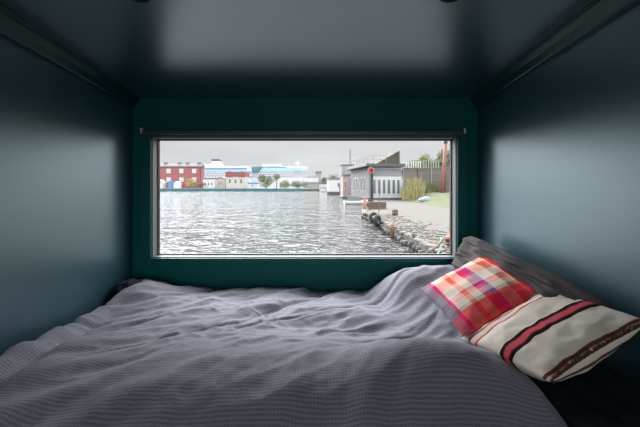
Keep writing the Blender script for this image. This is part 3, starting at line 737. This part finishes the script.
# plank fence and what stands above it
fa, fb_ = gx(403.5, 45), gx(470, 45); fh = gz(168.3, 45)
t = thing('plank_fence', 'tall weathered plank fence behind the lawn and reeds', 'fence', (fa, 45, .15))
obj('board_panel', B(0, fb_ - fa, 0, .12, 0, fh - .15), 'fence', t)
for q in range(6): obj('fence_post', B(q * 1.95 - .07, q * 1.95 + .07, -.1, 0, 0, fh - .05), 'olive' if q % 2 else 'midgrey', t)
obj('cap_rail', B(-.05, fb_ - fa, -.14, .2, fh - .15, fh - .07), 'midgrey', t)
for i, (pa, pb, yt, lb) in enumerate(((401, 409, 162.5, 'white slatted balustrade on the terrace just beyond the houseboat wing'), (411, 421, 161.5, 'white slatted balustrade over the middle of the plank fence'), (423.5, 439, 160, 'grey slatted balustrade next to the red pole above the plank fence'))):
    Yb = 48.; xa, xb = gx(pa, Yb), gx(pb, Yb); zb = gz(169, Yb); ht = gz(yt, Yb) - zb
    t = thing('balustrade', lb, 'balustrade', (xa, Yb, zb), 0, None)
    obj('top_rail', B(0, xb - xa, 0, .08, ht - .08, ht), 'white' if i < 2 else 'midgrey', t)
    n = int((xb - xa) / .34)
    for q in range(n + 1): obj('baluster', B(q * (xb - xa - .1) / n, q * (xb - xa - .1) / n + .10, .01, .07, 0, ht - .08), ('white', 'white', 'midgrey')[i], t)
t = thing('terrace', 'raised grey terrace behind the plank fence', 'terrace', (gx(398, 48), 47.6, .1))
obj('deck', B(0, 12, 0, 8, gz(169, 48) - .35, gz(169, 48) - .1), 'midgrey', t)
for q in range(4): obj('support', B(.2 + q * 3.7, .5 + q * 3.7, .2, .5, 0, gz(169, 48) - .35), 'darkgrey', t)
t = thing('red_pole', 'tall faded red pole leaning slightly in front of the plank fence', 'pole', (gx(441.8, 42), 42, .12))
zt = 8.4
obj('shaft', T([(0, 0, 0), (.30, 0, 3.6), (.62, 0, zt)], [.24, .23, .19], 14), 'redpaint', t, True)
obj('dark_collar', T([(.5, 0, 6.6), (.56, 0, 7.5)], [.225, .22], 14), 'darkgrey', t, True)
tree('tree', 'tall green tree behind the red pole', 447, 62, 200, 146, 26, 'leaf', True, n=2200, zb=0)
tree('tree', 'mid-green tree behind the grey slatted balustrade', 430, 72, 200, 152.5, 24, 'leaf', True, n=2000, zb=0)
tree('tree', 'low olive tree behind the white balustrade over the fence', 414, 64, 200, 156.5, 22, 'leafolive', True, n=1800, zb=0)
tree('tree', 'dark olive tree right beside the pointed roof wing', 403, 72, 200, 156, 12, 'leafdark', True, n=1000, zb=0)
# upturned pale boat on the lawn
t = thing('upturned_dinghy', 'pale upturned dinghy lying on the lawn', 'dinghy', (gx(425.5, 36), 36, lawn_z(gx(425.5, 36), 36) + .06), .1)
bm = bmesh.new(); bmesh.ops.create_uvsphere(bm, u_segments=28, v_segments=14, radius=1)
for v in bm.verts: v.co = Vector((v.co.x * .85 * (1 - .0 * v.co.x), v.co.y * .45 * (1 - .25 * v.co.x), max(-.1, v.co.z * .42 * (1 - .15 * abs(v.co.x)))))
obj('hull', bm, 'tarp', t, True); obj('keel', B(-.7, .6, -.02, .02, .30, .43), 'midgrey', t, bevel=.005)
# reeds (uncountable)
def reeds(label, px0, px1, Y0, Y1, h0, h1, n, mat, name='reeds'):
    bm = bmesh.new()
    for _ in range(n):
        Y = R.uniform(Y0, Y1); x = gx(R.uniform(px0, px1), Y); z0 = lawn_z(x, Y) - .05; f = 1 - .75 * abs(((x * F / Y + 320) - (px0 + px1) / 2) / ((px1 - px0) / 2)) ** 2
        hgt = R.uniform(h0, h1) * (.35 + .65 * f); l = R.uniform(-.35, .35) * hgt; wv = R.uniform(.02, .05); l2 = R.uniform(-.2, .2) * hgt
        a = [bm.verts.new((x - wv, Y, z0)), bm.verts.new((x + wv, Y, z0)), bm.verts.new((x + l * .4 + wv * .8, Y + l2 * .4, z0 + hgt * .6)), bm.verts.new((x + l * .4 - wv * .8, Y + l2 * .4, z0 + hgt * .6))]
        b = bm.verts.new((x + l, Y + l2, z0 + hgt)); bm.faces.new(a); bm.faces.new((a[3], a[2], b))
    o = obj(name, bm, mat, None, recenter=True); tag(o, label, 'reeds', None, 'stuff')
reeds('tall yellow-green reeds in front of the plank fence', 402, 424, 39.5, 43.3, 1.0, 3.3, 520, 'reed')
reeds('sparse pale grass at the foot of the red pole', 422, 441, 43, 44.7, .5, 1.7, 420, 'leafolive', 'grass')

# ------------------------------------------------------------------ sky
wd = bpy.data.worlds.new('overcast_sky'); S.world = wd; wd.use_nodes = True
nt = wd.node_tree; bg = nt.nodes['Background']
tc = nt.nodes.new('ShaderNodeTexCoord'); sp = nt.nodes.new('ShaderNodeSeparateXYZ'); nt.links.new(tc.outputs['Generated'], sp.inputs[0])
z = sp.outputs[2]
mp = N(nt, 'ShaderNodeMapping', Scale=(2.2, 2.2, 9)); nt.links.new(tc.outputs['Generated'], mp.inputs[0])
cl = N(nt, 'ShaderNodeTexNoise', Scale=1.6, Detail=5.0, Roughness=.55); nt.links.new(mp.outputs[0], cl.inputs[0])
mr = N(nt, 'ShaderNodeMapRange'); mr.interpolation_type = 'SMOOTHSTEP'
for k_, v_ in (('From Min', .17), ('From Max', .60), ('To Min', 0.), ('To Max', 7.0)): mr.inputs[k_].default_value = v_
nt.links.new(z, mr.inputs['Value'])
low = mth(nt, 'MULTIPLY_ADD', cl.outputs['Fac'], .26, .62)
# thinner cloud, and so brighter sky, on the sun's side
dt = nt.nodes.new('ShaderNodeVectorMath'); dt.operation = 'DOT_PRODUCT'; nt.links.new(tc.outputs['Generated'], dt.inputs[0]); dt.inputs[1].default_value = Vector((-.50, .72, .48)).normalized()
glow = mth(nt, 'POWER', mth(nt, 'MAXIMUM', dt.outputs['Value'], 0.), 6.)
hi = mth(nt, 'MULTIPLY', mr.outputs[0], mth(nt, 'MULTIPLY_ADD', glow, 2.0, .75))
hx = mth(nt, 'DIVIDE', mth(nt, 'ABSOLUTE', sp.outputs[0]), mth(nt, 'SQRT', mth(nt, 'ADD', mth(nt, 'POWER', sp.outputs[0], 2.), mth(nt, 'POWER', sp.outputs[1], 2.))))
sd = N(nt, 'ShaderNodeMapRange'); sd.interpolation_type = 'SMOOTHSTEP'      # unseen sky to either side brightened, added light for the side walls
for k_, v_ in (('From Min', .44), ('From Max', .56), ('To Min', 0.), ('To Max', 4.4)): sd.inputs[k_].default_value = v_
nt.links.new(hx, sd.inputs['Value'])
s2 = N(nt, 'ShaderNodeMapRange'); s2.interpolation_type = 'SMOOTHSTEP'
for k_, v_ in (('From Min', .57), ('From Max', .74), ('To Min', 1.), ('To Max', .12)): s2.inputs[k_].default_value = v_
nt.links.new(hx, s2.inputs['Value'])
fw = N(nt, 'ShaderNodeMapRange'); fw.interpolation_type = 'SMOOTHSTEP'      # unseen sky behind dimmed, put in to keep outdoor fronts darker
for k_, v_ in (('From Min', -.35), ('From Max', .30), ('To Min', .02), ('To Max', 1.)): fw.inputs[k_].default_value = v_
nt.links.new(sp.outputs[1], fw.inputs['Value'])
rw = N(nt, 'ShaderNodeMapRange'); rw.interpolation_type = 'SMOOTHSTEP'      # unseen low sky behind raised, added fill through the doorway
for k_, v_ in (('From Min', -.45), ('From Max', -.85), ('To Min', 1.), ('To Max', 6.0)): rw.inputs[k_].default_value = v_
nt.links.new(sp.outputs[1], rw.inputs['Value'])
low = mth(nt, 'MULTIPLY', low, rw.outputs[0])
tot = mth(nt, 'ADD', low, mth(nt, 'MULTIPLY', mth(nt, 'ADD', hi, mth(nt, 'MULTIPLY', mth(nt, 'MULTIPLY', sd.outputs[0], s2.outputs[0]), mth(nt, 'MULTIPLY_ADD', mth(nt, 'LESS_THAN', sp.outputs[0], 0.), .60, .62))), fw.outputs[0]))
below = mth(nt, 'GREATER_THAN', z, -.02)
tot = mth(nt, 'MULTIPLY', tot, mth(nt, 'MULTIPLY_ADD', below, .8, .2))
bg.inputs['Color'].default_value = (.985, .985, 1.0, 1)
nt.links.new(tot, bg.inputs['Strength'])
wd.cycles.sampling_method = 'MANUAL'; wd.cycles.sample_map_resolution = 1024
# light portals over window opening and added doorway: guide the sky's own light indoors
for nm, loc, rot, sx, sy in (('window_portal', ((OX0 + OX1) / 2, YB + wt + .01, (OZ0 + OZ1) / 2), (-PI / 2, 0, 0), OX1 - OX0, OZ1 - OZ0), ('added_doorway_portal', (-.05, YR - .11, .90), (PI / 2, 0, 0), 1.6, 1.8)):
    ld = bpy.data.lights.new(nm, 'AREA'); ld.shape = 'RECTANGLE'; ld.size = sx; ld.size_y = sy; ld.cycles.is_portal = True
    o = bpy.data.objects.new(nm, ld); o.location = loc; o.rotation_euler = rot; link(o)

# ------------------------------------------------------------------ camera
cd = bpy.data.cameras.new('camera'); cd.sensor_width = 36; cd.lens = 18; cd.shift_y = -27.5 / 640; cd.clip_end = 2000; cd.clip_start = .02
cam = bpy.data.objects.new('camera', cd); cam.location = (0, 0, EYE); cam.rotation_euler = (PI / 2, 0, 0); link(cam); S.camera = cam
S.view_settings.view_transform = 'Standard'; S.view_settings.look = 'None'; S.view_settings.exposure = 0; S.view_settings.gamma = 1; S.view_settings.use_curve_mapping = False
S.cycles.use_denoising = True; S.cycles.max_bounces = 10; S.cycles.diffuse_bounces = 6; S.cycles.transparent_max_bounces = 12; S.cycles.sample_clamp_indirect = 8
